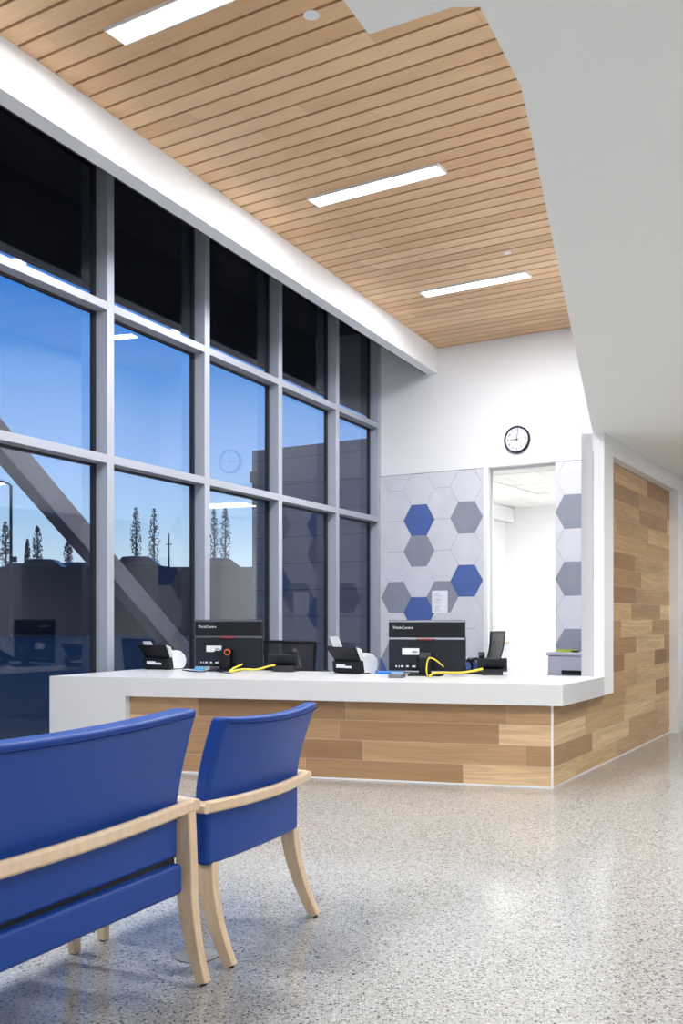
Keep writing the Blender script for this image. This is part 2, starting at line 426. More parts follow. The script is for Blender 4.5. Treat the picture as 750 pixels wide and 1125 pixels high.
# wood ceiling boards (real gaps over a dark backing)
cb = MB()
lx = lambda Y: None
def left_X(Y):          # X in FB where window-frame x = -4.856
    lo, hi = -14.0, 10.0
    for _ in range(50):
        mid = (lo + hi) / 2
        if inv2(FL, *B_(mid, Y))[0] < -4.856: lo = mid
        else: hi = mid
    return lo
eb = [inv2(FB, *E1), b1, inv2(FB, *E4)]
def right_X(Y):
    if Y < b1[1]: p, q = inv2(FB, *L(-0.98 - 0.0, -6)), inv2(FB, *E2)
    else: p, q = b1, eb[2]
    return p[0] + (q[0] - p[0]) * (Y - p[1]) / (q[1] - p[1])
Y0 = 4.396
j = -58
while True:
    ya = Y0 + j * PITCH; yb = ya + PITCH - 0.025
    if ya > YB - .005: break
    yb = min(yb, YB)
    cb.add([(left_X(ya), ya, ZC), (right_X(ya) + .05, ya, ZC), (right_X(yb) + .05, yb, ZC), (left_X(yb), yb, ZC),
            (left_X(ya), ya, ZC + .04), (right_X(ya) + .05, ya, ZC + .04), (right_X(yb) + .05, yb, ZC + .04), (left_X(yb), yb, ZC + .04)],
           [(0, 3, 2, 1), (4, 5, 6, 7), (0, 1, 5, 4), (1, 2, 6, 5), (2, 3, 7, 6), (3, 0, 4, 7)])
    j += 1
cb.add([(left_X(-6), -6, ZC + .09), (6, -6, ZC + .09), (6, YB, ZC + .09), (left_X(YB), YB, ZC + .09),
        (left_X(-6), -6, ZC + .15), (6, -6, ZC + .15), (6, YB, ZC + .15), (left_X(YB), YB, ZC + .15)],
       [(0, 3, 2, 1), (4, 5, 6, 7), (0, 1, 5, 4), (1, 2, 6, 5), (2, 3, 7, 6), (3, 0, 4, 7)], 1)
woodceil = S(cb.build('ceiling', [CEILWOOD, BACKING], mw=Matrix.Translation((0, 0, 0)) @ FB))
# shift so the board joints in the material line up with the boards
for n in CEILWOOD.node_tree.nodes:
    if n.type == 'SEPXYZ':
        mp = CEILWOOD.node_tree.nodes.new('ShaderNodeMapping'); mp.inputs['Location'].default_value = (0, -Y0, 0)
        src = n.inputs[0].links[0].from_socket
        CEILWOOD.node_tree.links.new(src, mp.inputs[0]); CEILWOOD.node_tree.links.new(mp.outputs[0], n.inputs[0])

# drop beam along the window wall + pocket ceiling above the glass
bm_ = MB().box(-5.01, -4.856, -7, 13.75 + .55, 4.755, 5.6)
S(bm_.build('trim_4', WALL, mw=FL))
pk = MB().prism([L(-6.0, -7), L(-6.0, 13.9), L(-4.9, 14.4), L(-4.9, -7)], 5.50, 5.60)
S(pk.build('ceiling_pocket', REFDARK))  # coloured dark to keep its reflection in the glass dim
S(MB().box(-5.035, -5.011, -7, 13.6, 4.76, 5.5).build('reflection_board', REFDARK, mw=FL))  # unseen board added behind the beam to darken the upper glass reflections

# low white ceiling and its upstand
lc = MB()
e3r = inv2(FR, *E3)
low = [E1, E2, E3, Rr(-.095, e3r[1] + .02), Rr(-.09, 9), Rr(9, 9), Rr(9, -6), (0.34, 1.6)]
lc.prism(low, ZL, ZL + .08)
S(lc.build('ceiling_low', CEILW))
up = MB()
def strip(m, p, q, th, z0, z1):
    d = (Vector(q) - Vector(p)).normalized(); n = Vector((d.y, -d.x)) * th
    m.prism([p, q, (q[0] + n.x, q[1] + n.y), (p[0] + n.x, p[1] + n.y)], z0, z1)
strip(up, E1, E2, .12, ZL + .001, 5.6); strip(up, E2, E3, .12, ZL + .001, 5.6); strip(up, E3, E4, .12, ZL + .001, 5.6)
S(up.build('wall_upper', WALL))
# nearer dropped soffit
so = MB().prism([L(-0.917, -7), (0.0634, 2.311), (0.246, 2.2077), (0.751, 2.191), (8.5, 2.12), (8, -7)], 2.60, 2.70)
S(so.build('ceiling_soffit', CEILW))
so = MB(); strip(so, L(-0.917, -7), (0.0634, 2.311), .1, 2.701, 5.6); strip(so, (0.0634, 2.311), (0.246, 2.2077), .1, 2.701, 5.6); strip(so, (0.246, 2.2077), (0.40, 2.35), .1, 2.701, 5.6)
S(so.build('wall_soffit', WALL))

# right wall: flush white portal around the recessed wood cladding
NZ = 2.588
rw = MB()
rw.box(-.10, .0876, 1.06, 1.347, .608, 5.3)                # end column, stands over the clad base
rw.box(-.10, -.004, 1.06, 6.9, 0, ZL - .001)
rw.box(-.10, .0876, 1.347, 4.0, NZ, ZL - .001)
rw.box(-.10, .0876, 4.0, 4.26, 0, ZL - .001)
S(rw.build('wall_right', WALL, mw=FR))
wc = MB().box(-.004, 0, 1.06, 4.0, 0.012, NZ)
S(wc.build('trim_5', WOODY, mw=FR))
# corridor beyond the portal and the rest of the lobby (beyond the frame)
cr = MB().box(-.10, 0.0, 4.26, 8.8, 0, ZL - .001)
cr.box(-.1, 5.2, 8.8, 8.95, 0, ZL)
S(cr.build('wall_far', WALL, mw=FR))
cr = MB().box(4.6, 4.75, -14, 8.8, 0, 5.6)
S(cr.build('wall_side', WALL, mw=FR))
cr = MB().box(-9, 8, -5.2, -5.05, 0, 5.6)
S(cr.build('wall_front', WALL, mw=FL))

# ------------------------------------------------------------------ curtain wall
win = S(empty('window_1', FL))
P_ = 1.617
ys = [7.403 + P_ * i for i in range(-8, 4)]         # right-hand edge of each front face
GX = XW - .14
for y in ys:
    m = MB().box(XW - .13, XW, y - .10, y, 0, 5.5)
    m.build('mullion', ALU, win, bevel=.004)
    MB().box(GX - .03, XW - .128, y - .135, y + .035, 0, 5.5).build('gasket', GASKET, win)
MB().box(XW - .13, XW, 13.60, 13.72, 0, 5.5).build('mullion', ALU, win, bevel=.004)
MB().box(GX - .03, XW - .128, 13.56, 13.62, 0, 5.5).build('gasket', GASKET, win)
edges = ys + [13.70]
for za, zb in ((4.04, 4.116), (2.646, 2.724), (0.0, 0.12)):
    for i in range(len(edges) - 1):
        MB().box(XW - .13, XW - .001, edges[i], edges[i + 1] - .10, za, zb).build('transom', ALU, win, bevel=.003)
        MB().box(GX - .03, XW - .128, edges[i], edges[i + 1] - .10, za - .02, zb - .012 if za > 1 else zb).build('gasket', GASKET, win)
zz = [0.10, 2.66, 4.06, 5.5]
for i in range(len(edges) - 1):
    for a in range(3):
        MB().box(GX - .012, GX - .004, edges[i] + .005, edges[i + 1] - .105, zz[a] + .01, zz[a + 1] - .01).build('glass_pane', GLASS, win)
win['label'] = 'grey aluminium curtain wall of tall glass panes looking out at dusk'

# roof overhang outside the glass
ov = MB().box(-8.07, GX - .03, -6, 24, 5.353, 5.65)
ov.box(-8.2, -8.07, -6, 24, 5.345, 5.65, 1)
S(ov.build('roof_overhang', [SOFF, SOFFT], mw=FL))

# ------------------------------------------------------------------ counter
AS = (-2.403, 8.2); BS = (1.586, 7.14)
TOPZ, THK = .756, .151
d1 = Vector((math.cos(math.radians(90 + A_L)), math.sin(math.radians(90 + A_L))))
BC = Rr(.0876, 1.058)
CI = Rr(-.11, 1.058)
AD = (AS[0] + d1.x * 1.38, AS[1] + d1.y * 1.38)
ctr = empty('reception_counter', Matrix.Translation((W0[0], W0[1], 0)),
            'long white reception counter clad in wood planks with a waterfall left end', 'counter')
inv = Matrix.Translation((-W0[0], -W0[1], 0))
cdir = (Vector(AS) - Vector(BS)).normalized()
angC = math.degrees(math.atan2(-cdir.y, -cdir.x))
FC = frame(W0[0], W0[1], angC)
# worktop + left waterfall end as one solid surface piece
wt = MB()
P5 = [AS, BS, BC, CI, AD]
wt.prism([(p[0] - W0[0], p[1] - W0[1]) for p in P5], TOPZ - THK, TOPZ)
# leg: front from A towards B, until pixel width ~0.66 m
lw = 0.685
LA = Vector(AS); LB = LA - cdir * lw; dd = d1 * 1.38
# depth thinner inner side
wt.prism([(p[0] - W0[0], p[1] - W0[1]) for p in (LA, LB, LB + d1 * 0.9, LA + d1 * 0.9)], 0, TOPZ - THK)
wt.build('worktop', SOLID, ctr)
mwC = inv @ FC
flen = (LB - Vector(W0)).length
fp = MB().box(-flen + .01, 0, 0, .02, 0.012, TOPZ - THK - .0005)
fp.build('front_panel', WOODX, ctr, mw=mwC)
sp_ = MB().box(-.02, 0, 0.0, 1.06, 0.012, TOPZ - THK - .0005)
sp_.build('side_panel', WOODY, ctr, mw=inv @ FR)
MB().box(-flen + .01, .004, -.002, .03, 0, .012).build('base_strip', WHITEP, ctr, mw=mwC)
MB().box(-.03, .002, 0, 1.06, 0, .012).build('base_strip', WHITEP, ctr, mw=inv @ FR)
MB().box(-.012, .004, -.006, .012, 0, TOPZ - THK - .001).build('corner_trim', WHITEP, ctr, mw=mwC)
S(MB().box(-.003, .004, 1.06, 4.0, 0, .012).build('baseboard_right', WHITEP, mw=FR))

# ------------------------------------------------------------------ ceiling lights and plates
plain_grey = plain('lamp_grey', (.25,.25,.27), .5)
def ceiling_light(x, y, label):
    r = empty('linear_ceiling_light', FB @ Matrix.Translation((x, y, ZC)), label, 'ceiling light', 'linear lights in the wood ceiling')
    Lh, Wd = 1.34, .20
    f = MB(); t = .014
    f.box(0, Lh, -Wd, -Wd + t, -.022, .0); f.box(0, Lh, -t, 0, -.022, .0); f.box(0, t, -Wd + t, -t, -.022, 0); f.box(Lh - t, Lh, -Wd + t, -t, -.022, 0)
    f.build('frame', WHITEP, r)
    MB().box(t, Lh - t, -Wd + t, -.048, -.006, -.001).build('diffuser', LAMPE, r)
    MB().box(t, Lh - t, -.048, -.030, -.008, -.001).build('divider', plain_grey, r)
    MB().box(t, Lh - t, -.030, -t, -.020, -.001).build('edge_lens', LAMPE, r)
    return r
lights = []
for i, lab in ((0, 'nearest linear light, cut off by the top edge of the photo'), (1, 'middle linear light of the wood ceiling, above the counter'),
               (2, 'farthest linear light in wood ceiling, near the clock wall')):
    lights.append(ceiling_light(-4.78 - .348 * i, 4.92 + 2.90 * i, lab))
for i in (1, 2, 3):
    ceiling_light(-4.78 + .348 * i, 4.92 - 2.90 * i, 'linear light in the wood ceiling behind the viewpoint')
def plate(px, D, d, label):
    r = (px - 375) / 1094 * D
    m = MB().cyl((0, 0, -.006), d / 2, .006, k=40); m.cyl((0, 0, -.009), d / 2 * .8, .003, k=40)
    o = m.build('sprinkler_cover', GREYS if False else WHITEP, mw=Matrix.Translation((r, D, ZC)), smooth=True)
    tag(o, label, 'sprinkler cover', 'round cover plates in the wood ceiling')
plate(342, 6.39, .105, 'round white cover plate in wood ceiling beside the nearest light')
plate(556.5, 10.57, .088, 'small round white cover plate in wood ceiling near the farthest light')
pn = empty('ceiling_panel_light', FB @ Matrix.Translation((0, 0, 3.292)), 'bright square panel light in the ceiling beyond the doorway', 'ceiling light')
MB().box(-7.25, -6.03, 14.03, 15.9, -.006, 0).build('frame', WHITEP, pn)
MB().box(-7.22, -6.06, 14.06, 15.87, -.012, -.005).build('diffuser', PANELE, pn)

# ------------------------------------------------------------------ clock
tck = 2.17
ck = empty('wall_clock', FB @ Matrix.Translation((T(tck), YB, 3.68)), 'round black rimmed wall clock above the doorway reading nine', 'clock')
R_ = .185
m = MB()
k = 56; prof = [(R_ - .028, 0), (R_, 0), (R_, -.045), (R_ - .008, -.052), (R_ - .018, -.05), (R_ - .02, -.03)]
vs = []; fs = []
for i in range(k):
    a = 2 * PI * i / k
    for r, y in prof: vs.append((math.cos(a) * r, y, math.sin(a) * r))
n = len(prof)
for i in range(k):
    for jn in range(n): fs.append((i * n + jn, i * n + (jn + 1) % n, ((i + 1) % k) * n + (jn + 1) % n, ((i + 1) % k) * n + jn))
m.add(vs, fs); m.build('rim', BLACKP, ck, smooth=True)
dial = MB().cyl((0, -.032, 0), R_ - .017, .03, 'Y', 56).build('dial', plain('dial_white', (.78, .79, .86), .5), ck)
dg_ = MB()
nums = []
for h in range(1, 13):
    a = PI / 2 - h * PI / 6
    o = text_part('numeral', str(h), .042, BLACKINK, dial, Matrix.Translation((math.cos(a) * .132, -.0335, math.sin(a) * .132 - .014)) @ Matrix.Rotation(PI / 2, 4, 'X'), align='CENTER')
tk = MB()
for i in range(60):
    a = i * PI / 30; r0 = .158
    c, s_ = math.cos(a), math.sin(a); w = .0012
    tk.add([(c * r0 - s_ * w, -.0335, s_ * r0 + c * w), (c * r0 + s_ * w, -.0335, s_ * r0 - c * w), (c * .165 + s_ * w, -.0335, s_ * .165 - c * w), (c * .165 - s_ * w, -.0335, s_ * .165 + c * w)], [(0, 1, 2, 3)])
tk.build('minute_marks', BLACKINK, dial)
def hand(name, ang, ln, w, y):
    c, s_ = math.cos(ang), math.sin(ang)
    P = [(-.02, -w), (ln, -w * .5), (ln, w * .5), (-.02, w)]
    MB().prism_y([(c * p - s_ * q, s_ * p + c * q) for p, q in P], y - .002, y).build(name, BLACKINK, ck)
hand('hour_hand', PI * .995, .095, .006, -.036)
hand('minute_hand', PI / 2 - .12, .14, .0045, -.039)
MB().cyl((0, -.044, 0), .009, .012, 'Y', 20).build('hub', BLACKINK, ck)

# paper notice on the tiles
pp = empty('paper_notice', FB @ Matrix.Translation((T(0.985), YB - .0125, 1.46)), 'white printed sheet taped on a grey hexagon tile', 'paper')
MB().box(-.125, .125, -.001, 0, -.16, .16).build('sheet', PAPER, pp)
ln_ = MB()
for i in range(13):
    z = .12 - i * .021; w = random.uniform(.03, .085)
    if i in (3, 8): continue
    ln_.box(-.085, -.085 + w * 2, -.0018, -.001, z, z + .005)
ln_.build('printed_lines', INK, pp)

# ------------------------------------------------------------------ lobby seating
def back_panel(name, w0, w1, z0, z1, bow0, bow1, rec, thick, parent, zbreak=.6, piping=True, dip=.015):
    nu, nz = 20, 16
    def pt(u, v, front):
        z = z0 + (z1 - z0) * v
        w = w0 + (w1 - w0) * max(0, (z - zbreak) / (z1 - zbreak))
        r = rec * max(0, (z - zbreak) / (z1 - zbreak)) ** 1.4
        bow = bow0 + (bow1 - bow0) * v
        y = -bow * (1 - u * u) - r
        zt = z - (dip * (1 - u * u) * v)
        if front: y += thick * (1 + .15 * v)
        return (u * w / 2, y, zt)
    vs = []; fs = []
    for fr in (0, 1):
        for i in range(nz + 1):
            for jn in range(nu + 1): vs.append(pt(-1 + 2 * jn / nu, i / nz, fr))
    W = nu + 1; O = W * (nz + 1)
    for i in range(nz):
        for jn in range(nu):
            a = i * W + jn; fs.append((a, a + 1, a + W + 1, a + W)); fs.append((O + a, O + a + W, O + a + W + 1, O + a + 1))
    for jn in range(nu):
        fs.append((jn, O + jn, O + jn + 1, jn + 1)); a = nz * W + jn; fs.append((a, a + 1, O + a + 1, O + a))
    for i in range(nz):
        a = i * W; fs.append((a, a + W, O + a + W, O + a)); a = i * W + nu; fs.append((a, O + a, O + a + W, a + W))
    m = MB(); m.add(vs, fs)
    o = m.build(name, VINYL, parent, bevel=.016, seg=4)
    if piping:
        path = [Vector(pt(-1 + 2 * jn / 40, 1, 0)) + Vector((0, -.0015, -.02)) for jn in range(1, 40)]
        MB().sweep(path, ('r', .0028)).build('piping', PIPING, o, smooth=True)
    return o, pt
CH = 90 + A_L       # chair local X along the window-wall direction
def chair_root(name, y, label, cat):
    p = fwd2(FL, -1.93, y)
    return empty(name, frame(p[0], p[1], CH), label, cat)
def sabre(x, y0, y1, zt, zb=0.0, w0=.045, w1=.034, d0=.07, d1_=.04, x2=None):
    path = []; secs = []; x2 = x if x2 is None else x2
    for i in range(13):
        q = i / 12; z = zt + (zb - zt) * q
        path.append((x + (x2 - x) * q, y0 + (y1 - y0) * q ** 1.9, z)); secs.append((w0 + (w1 - w0) * q, d0 + (d1_ - d0) * q, .15))
    return path, secs
def leg_part(parent, path, secs, name='leg'):
    m = MB().sweep(path, secs, up=Vector((0, 1, 0)))
    o = m.build(name, MAPLE, parent, smooth=True)
    p = path[-1]
    MB().cyl((p[0], p[1], 0), .011, .006, k=16).build('glide', DARKP, o)
    return o
def tops(path): return [(p[0], p[1], p[2] + .006 * (i / (len(path) - 1))) for i, p in enumerate(path)]

# single armchair
ch = chair_root('lounge_chair', 3.345, 'blue vinyl armchair with maple arms, right of the wide bench', 'chair')
bp, pt = back_panel('backrest', .69, .715, .36, .895, .012, .045, .085, .058, ch)
st = MB().box(-.315, .315, .05, .60, .362, .47).build('seat', VINYL, ch, bevel=.03, seg=4)
def rail(parent, hw, z, bow, y0, wsec=(.028, .044, .6)):
    path = []
    for i in range(25):
        u = -1 + i / 12
        path.append((u * hw, y0 - bow * (1 - u * u) - .0, z))
    return MB().sweep(path, wsec).build('back_rail', MAPLE, parent, smooth=True)
rail(ch, .385, .578, .050, -.012)
for s_ in (-1, 1):
    path = [(s_ * .392, -.028, .578), (s_ * .392, .0, .580), (s_ * .39, .12, .586), (s_ * .388, .2, .588), (s_ * .385, .28, .586), (s_ * .38, .33, .582)]
    a = MB().sweep(path, [(.04, .036, .5), (.05, .036, .5), (.055, .034, .5), (.058, .032, .5), (.058, .032, .5), (.045, .028, .5)]).build('arm', MAPLE, ch, smooth=True)
leg_part(ch, *map(lambda q: q, (lambda ps: (tops(ps[0]), ps[1]))(sabre(-.295, .035, -.07, .372, x2=-.305))))
leg_part(ch, *(lambda ps: (tops(ps[0]), ps[1]))(sabre(.33, .035, -.07, .372, x2=.36)))
for s_ in (-1, 1):
    MB().sweep([(s_ * .375, .27, .585), (s_ * .345, .275, .44), (s_ * .325, .28, .37)], (.035, .05, .3)).build('arm_post', MAPLE, ch, smooth=True)
for xx, xt in ((-.255, -.26), (.45, .40)):
    path = [(xt, .53, .365), (xt, .53, .30), (xx, .535, .006)]
    leg_part(ch, path, [(.04, .045, .2), (.04, .045, .2), (.034, .036, .2)])

# wide bench
bn = chair_root('lounge_bench', 2.16, 'wide blue vinyl bench seat with maple back rail, cut off by left edge', 'bench')
bp2, pt2 = back_panel('backrest', 1.31, 1.33, .436, .94, .012, .05, .075, .09, bn, dip=.012)
# seat box; a dark filler paints the shade in the gap below the back
st = MB().box(-.652, .652, -.022, .60, .314, .418).build('seat', VINYL, bn, bevel=.016, seg=4)
MB().box(-.65, .65, .012, .06, .40, .46).build('crease_shade', GASKET, bn)
for s_ in (-1, 1): MB().sweep([(s_ * .70, .27, .60), (s_ * .69, .275, .46), (s_ * .672, .28, .37)], (.035, .05, .3)).build('arm_post', MAPLE, bn, smooth=True)
MB().sweep([(-.64 + 1.28 * i / 30, -.012 + .002 * math.sin(i * 1.7), .322) for i in range(31)], ('r', .004)).build('piping', PIPING, bn, smooth=True)
rail(bn, .715, .602, .055, -.012, (.030, .046, .6))
for s_ in (-1, 1):
    path = [(s_ * .722, -.03, .602), (s_ * .722, .0, .604), (s_ * .72, .12, .612), (s_ * .715, .2, .613), (s_ * .71, .28, .611), (s_ * .70, .34, .607)]
    MB().sweep(path, [(.045, .038, .5), (.055, .038, .5), (.06, .036, .5), (.06, .034, .5), (.06, .034, .5), (.05, .03, .5)]).build('arm', MAPLE, bn, smooth=True)
    ps = []; sc = []
    for i in range(17):
        q = i / 16; z = .585 * (1 - q) + .006 * q
        yy = -.008 if z > .33 else -.008 - .065 * ((.33 - z) / .33) ** 1.7
        ps.append((s_ * .69 + (s_ * .012) * q, yy, z)); sc.append((.046 - .008 * q, .052 + (.018 * math.sin(PI * min(1, q * 1.1))) - .012 * q, .15))
    leg_part(bn, ps, sc)
    path = [(s_ * .72, .53, .32), (s_ * .73, .53, .30), (s_ * .765, .535, .006)]
    leg_part(bn, path, [(.045, .045, .2), (.045, .045, .2), (.036, .036, .2)])

# round floor grate
gp = Matrix.Translation((-.533, 3.67, 0))
g = empty('floor_grate', gp, 'small round perforated metal grate in the floor between the rear legs', 'floor grate')
MB().cyl((0, 0, .0005), .08, .003, k=40).build('disc', PERF, g)
m = MB(); vs = []; fs = []
for i in range(40):
    a = 2 * PI * i / 40
    for r, z in ((.08, .0005), (.084, .0005), (.084, .004), (.08, .004)): vs.append((math.cos(a) * r, math.sin(a) * r, z))
for i in range(40):
    for jn in range(4): fs.append((i * 4 + jn, i * 4 + (jn + 1) % 4, ((i + 1) % 40) * 4 + (jn + 1) % 4, ((i + 1) % 40) * 4 + jn))
m.add(vs, fs).build('ring', STEEL, g)

# ------------------------------------------------------------------ desk equipment
def desk(px, py, ang=0, z=TOPZ):
    D = (H - z) * 1094 / (py - 677); return Matrix.Translation(((px - 375) / 1094 * D, D, z)) @ Matrix.Rotation(math.radians(ang), 4, 'Z')
def monitor(mw, label, silver, ring):
    r = empty('computer_monitor', mw, label, 'monitor', 'all in one computers on the counter')
    W, Z0, Z1 = .645, .035, .462
    # seen from behind: local -Y faces the lobby
    b = MB().box(-W / 2, W / 2, .0, .03, Z0, Z1)
    b.box(-W / 2 + .01, W / 2 - .01, -.022, 0, Z0 + .01, Z0 + (Z1 - Z0) * .62)
    b.build('housing', DARKP, r, bevel=.004)
    tp = MB().box(-W / 2 + .004, W / 2 - .004, -.016, 0, Z0 + (Z1 - Z0) * .655, Z1 - .018).build('top_cover', BLACKP, r, bevel=.003)
    MB().box(-W / 2 + .002, W / 2 - .002, -.019, 0, Z0 + (Z1 - Z0) * .615, Z0 + (Z1 - Z0) * .655).build('trim_band', silver, r)
    MB().box(-W / 2 + .002, W / 2 - .002, -.008, 0.0, Z1 - .017, Z1 - .003).build('top_edge', silver, r)
    MB().box(-W / 2 + .012, W / 2 - .012, .03, .033, Z0 + .03, Z1 - .012).build('screen', BLACKP, r)
    text_part('logo', 'ThinkCentre', .034, WLETTER, tp, Matrix.Translation((-W / 2 + .035, -.0168, Z1 - .075)) @ Matrix.Rotation(PI / 2, 4, 'X'))
    MB().box(-.075, .07, -.026, -.02, Z0 + .235, Z0 + .27).build('handle_recess', BLACKP, r)
    MB().box(-.065, .06, -.0275, -.0255, Z0 + .262, Z0 + .270).build('red_strip', RED, r)
    lb = MB().box(-.205, -.06, -.0235, -.022, Z0 + .135, Z0 + .19).build('label_sticker', PAPER, r)
    MB().box(-.12, -.075, -.0242, -.0235, Z0 + .15, Z0 + .168).build('printed_code', INK, lb)
    for x, w in ((-.26, .012), (-.235, .008), (-.215, .02), (-.17, .02), (-.12, .03), (.14, .012), (.165, .012), (.19, .012), (.215, .012), (.235, .008)):
        MB().box(x, x + w, -.0235, -.022, Z0 + .03, Z0 + .045).build('port_mark', WLETTER if x < 0 else BLACKP, r)
    # stand
    stn = MB()
    stn.prism_x([(-.02, .20), (-.09, .19), (-.12, .15), (-.12, .014), (-.075, .014), (-.075, .13), (-.02, .14)], -.05, .05)
    stn.build('stand_neck', BLACKP, r, bevel=.006)
    bs = MB(); bs.prism([(-.13, -.19), (.13, -.19), (.15, -.10), (.14, .06), (-.14, .06), (-.15, -.10)], 0.0, .014)
    bs.build('stand_base', BLACKP, r, bevel=.004)
    if ring:
        vs = []; fs = []
        for i in range(24):
            a = 2 * PI * i / 24
            for jn in range(6):
                bb = 2 * PI * jn / 6; rr = .024 + .006 * math.cos(bb)
                vs.append((math.cos(a) * rr + .03, -.127 + .006 * math.sin(bb), math.sin(a) * rr + .17))
        for i in range(24):
            for jn in range(6): fs.append((i * 6 + jn, i * 6 + (jn + 1) % 6, ((i + 1) % 24) * 6 + (jn + 1) % 6, ((i + 1) % 24) * 6 + jn))
        MB().add(vs, fs).build('orange_ring', ORANGE, r, smooth=True)
        MB().cyl((.03, -.135, .17), .02, .03, 'Y', 20).build('webcam_tube', BLACKP, r, smooth=True)
        MB().box(-.09, .0, -.135, -.10, .155, .185).build('bracket', BLACKP, r, bevel=.004)
    return r
SILV1 = DARKP; 
m1 = monitor(desk(251, 736.6, -12), 'black all-in-one computer seen from behind, left of the two, with orange ring on its stand', plain('dull_grey_band', (.10, .105, .13), .4), True)
m2 = monitor(desk(468.5, 741.6, -12), 'black all-in-one computer seen from behind, right of the two, with bright silver bands', GREYS, False)

def scanner(mw, label, sheet_out):
    r = empty('document_scanner', mw, label, 'scanner', 'document scanners on the counter')
    w = .15
    # black rear housing (faces the lobby)
    b = MB().prism_x([(-.075, .012), (-.085, .10), (-.04, .115), (.0, .112), (.03, .02), (.02, .012)], -w, w)
    b.build('rear_housing', BLACKP, r, bevel=.005)
    f = MB()
    prof = [(.0, .008), (-.02, .115), (-.005, .160), (.035, .178), (.10, .170), (.165, .125), (.185, .08), (.165, .03), (.13, .006)]
    f.prism_x(prof, -w - .004, w + .004)
    f.build('white_cover', WHITEP, r, bevel=.006)
    ft = MB()
    for x in (-w + .01, w - .05): ft.box(x, x + .04, -.07, -.03, 0, .014)
    ft.box(-w + .02, w - .02, .0, .09, 0, .010)
    ft.build('foot', BLACKP, r)
    # slanted feed tray, wider at the top
    t = MB()
    y0, z0, y1, z1 = -.045, .105, -.125, .232
    th = Vector((0, .012, .006))
    A = [Vector((-w + .012, y0, z0)), Vector((w - .012, y0, z0)), Vector((w + .0, y1, z1)), Vector((-w - .03, y1, z1))]
    t.add([a - th for a in A] + [a + th for a in A], [(0, 1, 2, 3), (7, 6, 5, 4), (0, 4, 5, 1), (1, 5, 6, 2), (2, 6, 7, 3), (3, 7, 4, 0)])
    t.build('feed_tray', BLACKP, r, bevel=.004)
    g = MB()
    for x in (w + .002,):
        g.add([(x - .03, y0 - .0, z0 + .01), (x, y0 + .03, z0), (x + .006, y1 + .06, z1 - .02), (x - .03, y1 + .01, z1), (x - .03, y0 + .03, z0 + .02), (x, y0 + .05, z0), (x + .006, y1 + .075, z1 - .02), (x - .03, y1 + .035, z1)],
              [(0, 1, 2, 3), (7, 6, 5, 4), (0, 4, 5, 1), (1, 5, 6, 2), (2, 6, 7, 3), (3, 7, 4, 0)])
    g.build('paper_guide', WHITEP, r)
    s_ = MB(); hgt = .03 if not sheet_out else .09
    s_.add([(-w + .05, y1 + .012, z1 - .03), (-w + .16, y1 + .012, z1 - .03), (-w + .15, y1 - .01 - hgt * .5, z1 + hgt), (-w + .055, y1 - .01 - hgt * .5, z1 + hgt),
            (-w + .05, y1 + .018, z1 - .03), (-w + .16, y1 + .018, z1 - .03), (-w + .15, y1 - .004 - hgt * .5, z1 + hgt), (-w + .055, y1 - .004 - hgt * .5, z1 + hgt)],
           [(0, 1, 2, 3), (7, 6, 5, 4), (0, 4, 5, 1), (1, 5, 6, 2), (2, 6, 7, 3), (3, 7, 4, 0)])
    s_.build('tray_extension', WHITEP, r)
    lb = MB().box(-.10, .07, -.0875, -.082, .048, .066); lb.box(-.10, .0, -.0875, -.082, .066, .078)
    lb.build('label_sticker', PAPER, r, mw=Matrix.Translation((0, .0, 0)))
    return r
scanner(desk(177, 735.2, -30), 'black and white document scanner at the left end of the counter', False)
scanner(desk(386, 739.6, -42), 'black and white document scanner near counter middle, white tray raised', True)

def phone(mw, label, sc=1.0, flip=1):
    r = empty('desk_phone', mw @ Matrix.Scale(sc, 4), label, 'phone', 'black desk phones on the counter')
    s_ = MB().prism_x([(-.06, 0), (.05, 0), (.04, .03), (-.04, .045)], -.075, .075); s_.build('stand', BLACKP, r, bevel=.004)
    # rear of the sloping body faces the lobby
    b = MB().prism_x([(-.085, .118), (-.078, .128), (.10, .045), (.11, .022), (.095, .018), (-.03, .055), (-.055, .075)], -.11, .105)
    b.build('body', DARKP, r, bevel=.005)
    h = MB().sweep([(flip * .075, -.10, .138), (flip * .078, -.085, .155), (flip * .08, -.03, .145), (flip * .08, .05, .105), (flip * .08, .085, .072), (flip * .08, .09, .06)],
                   [(.042, .02, .5), (.046, .03, .5), (.034, .022, .5), (.034, .022, .5), (.046, .03, .5), (.042, .02, .5)])
    h.build('handset', BLACKP, r, smooth=True)
    MB().box(-.085, .03, -.06, -.02, .1, .106).build('display', GREYS, r, mw=Matrix.Rotation(0, 4, 'X'))
    return r
phone(desk(313, 737.6, -8), 'black desk phone beside the left computer, yellow cable at its back', 1.25)
phone(desk(541, 741.4, -10), 'black desk phone near the right end of the counter', 1.15, -1)

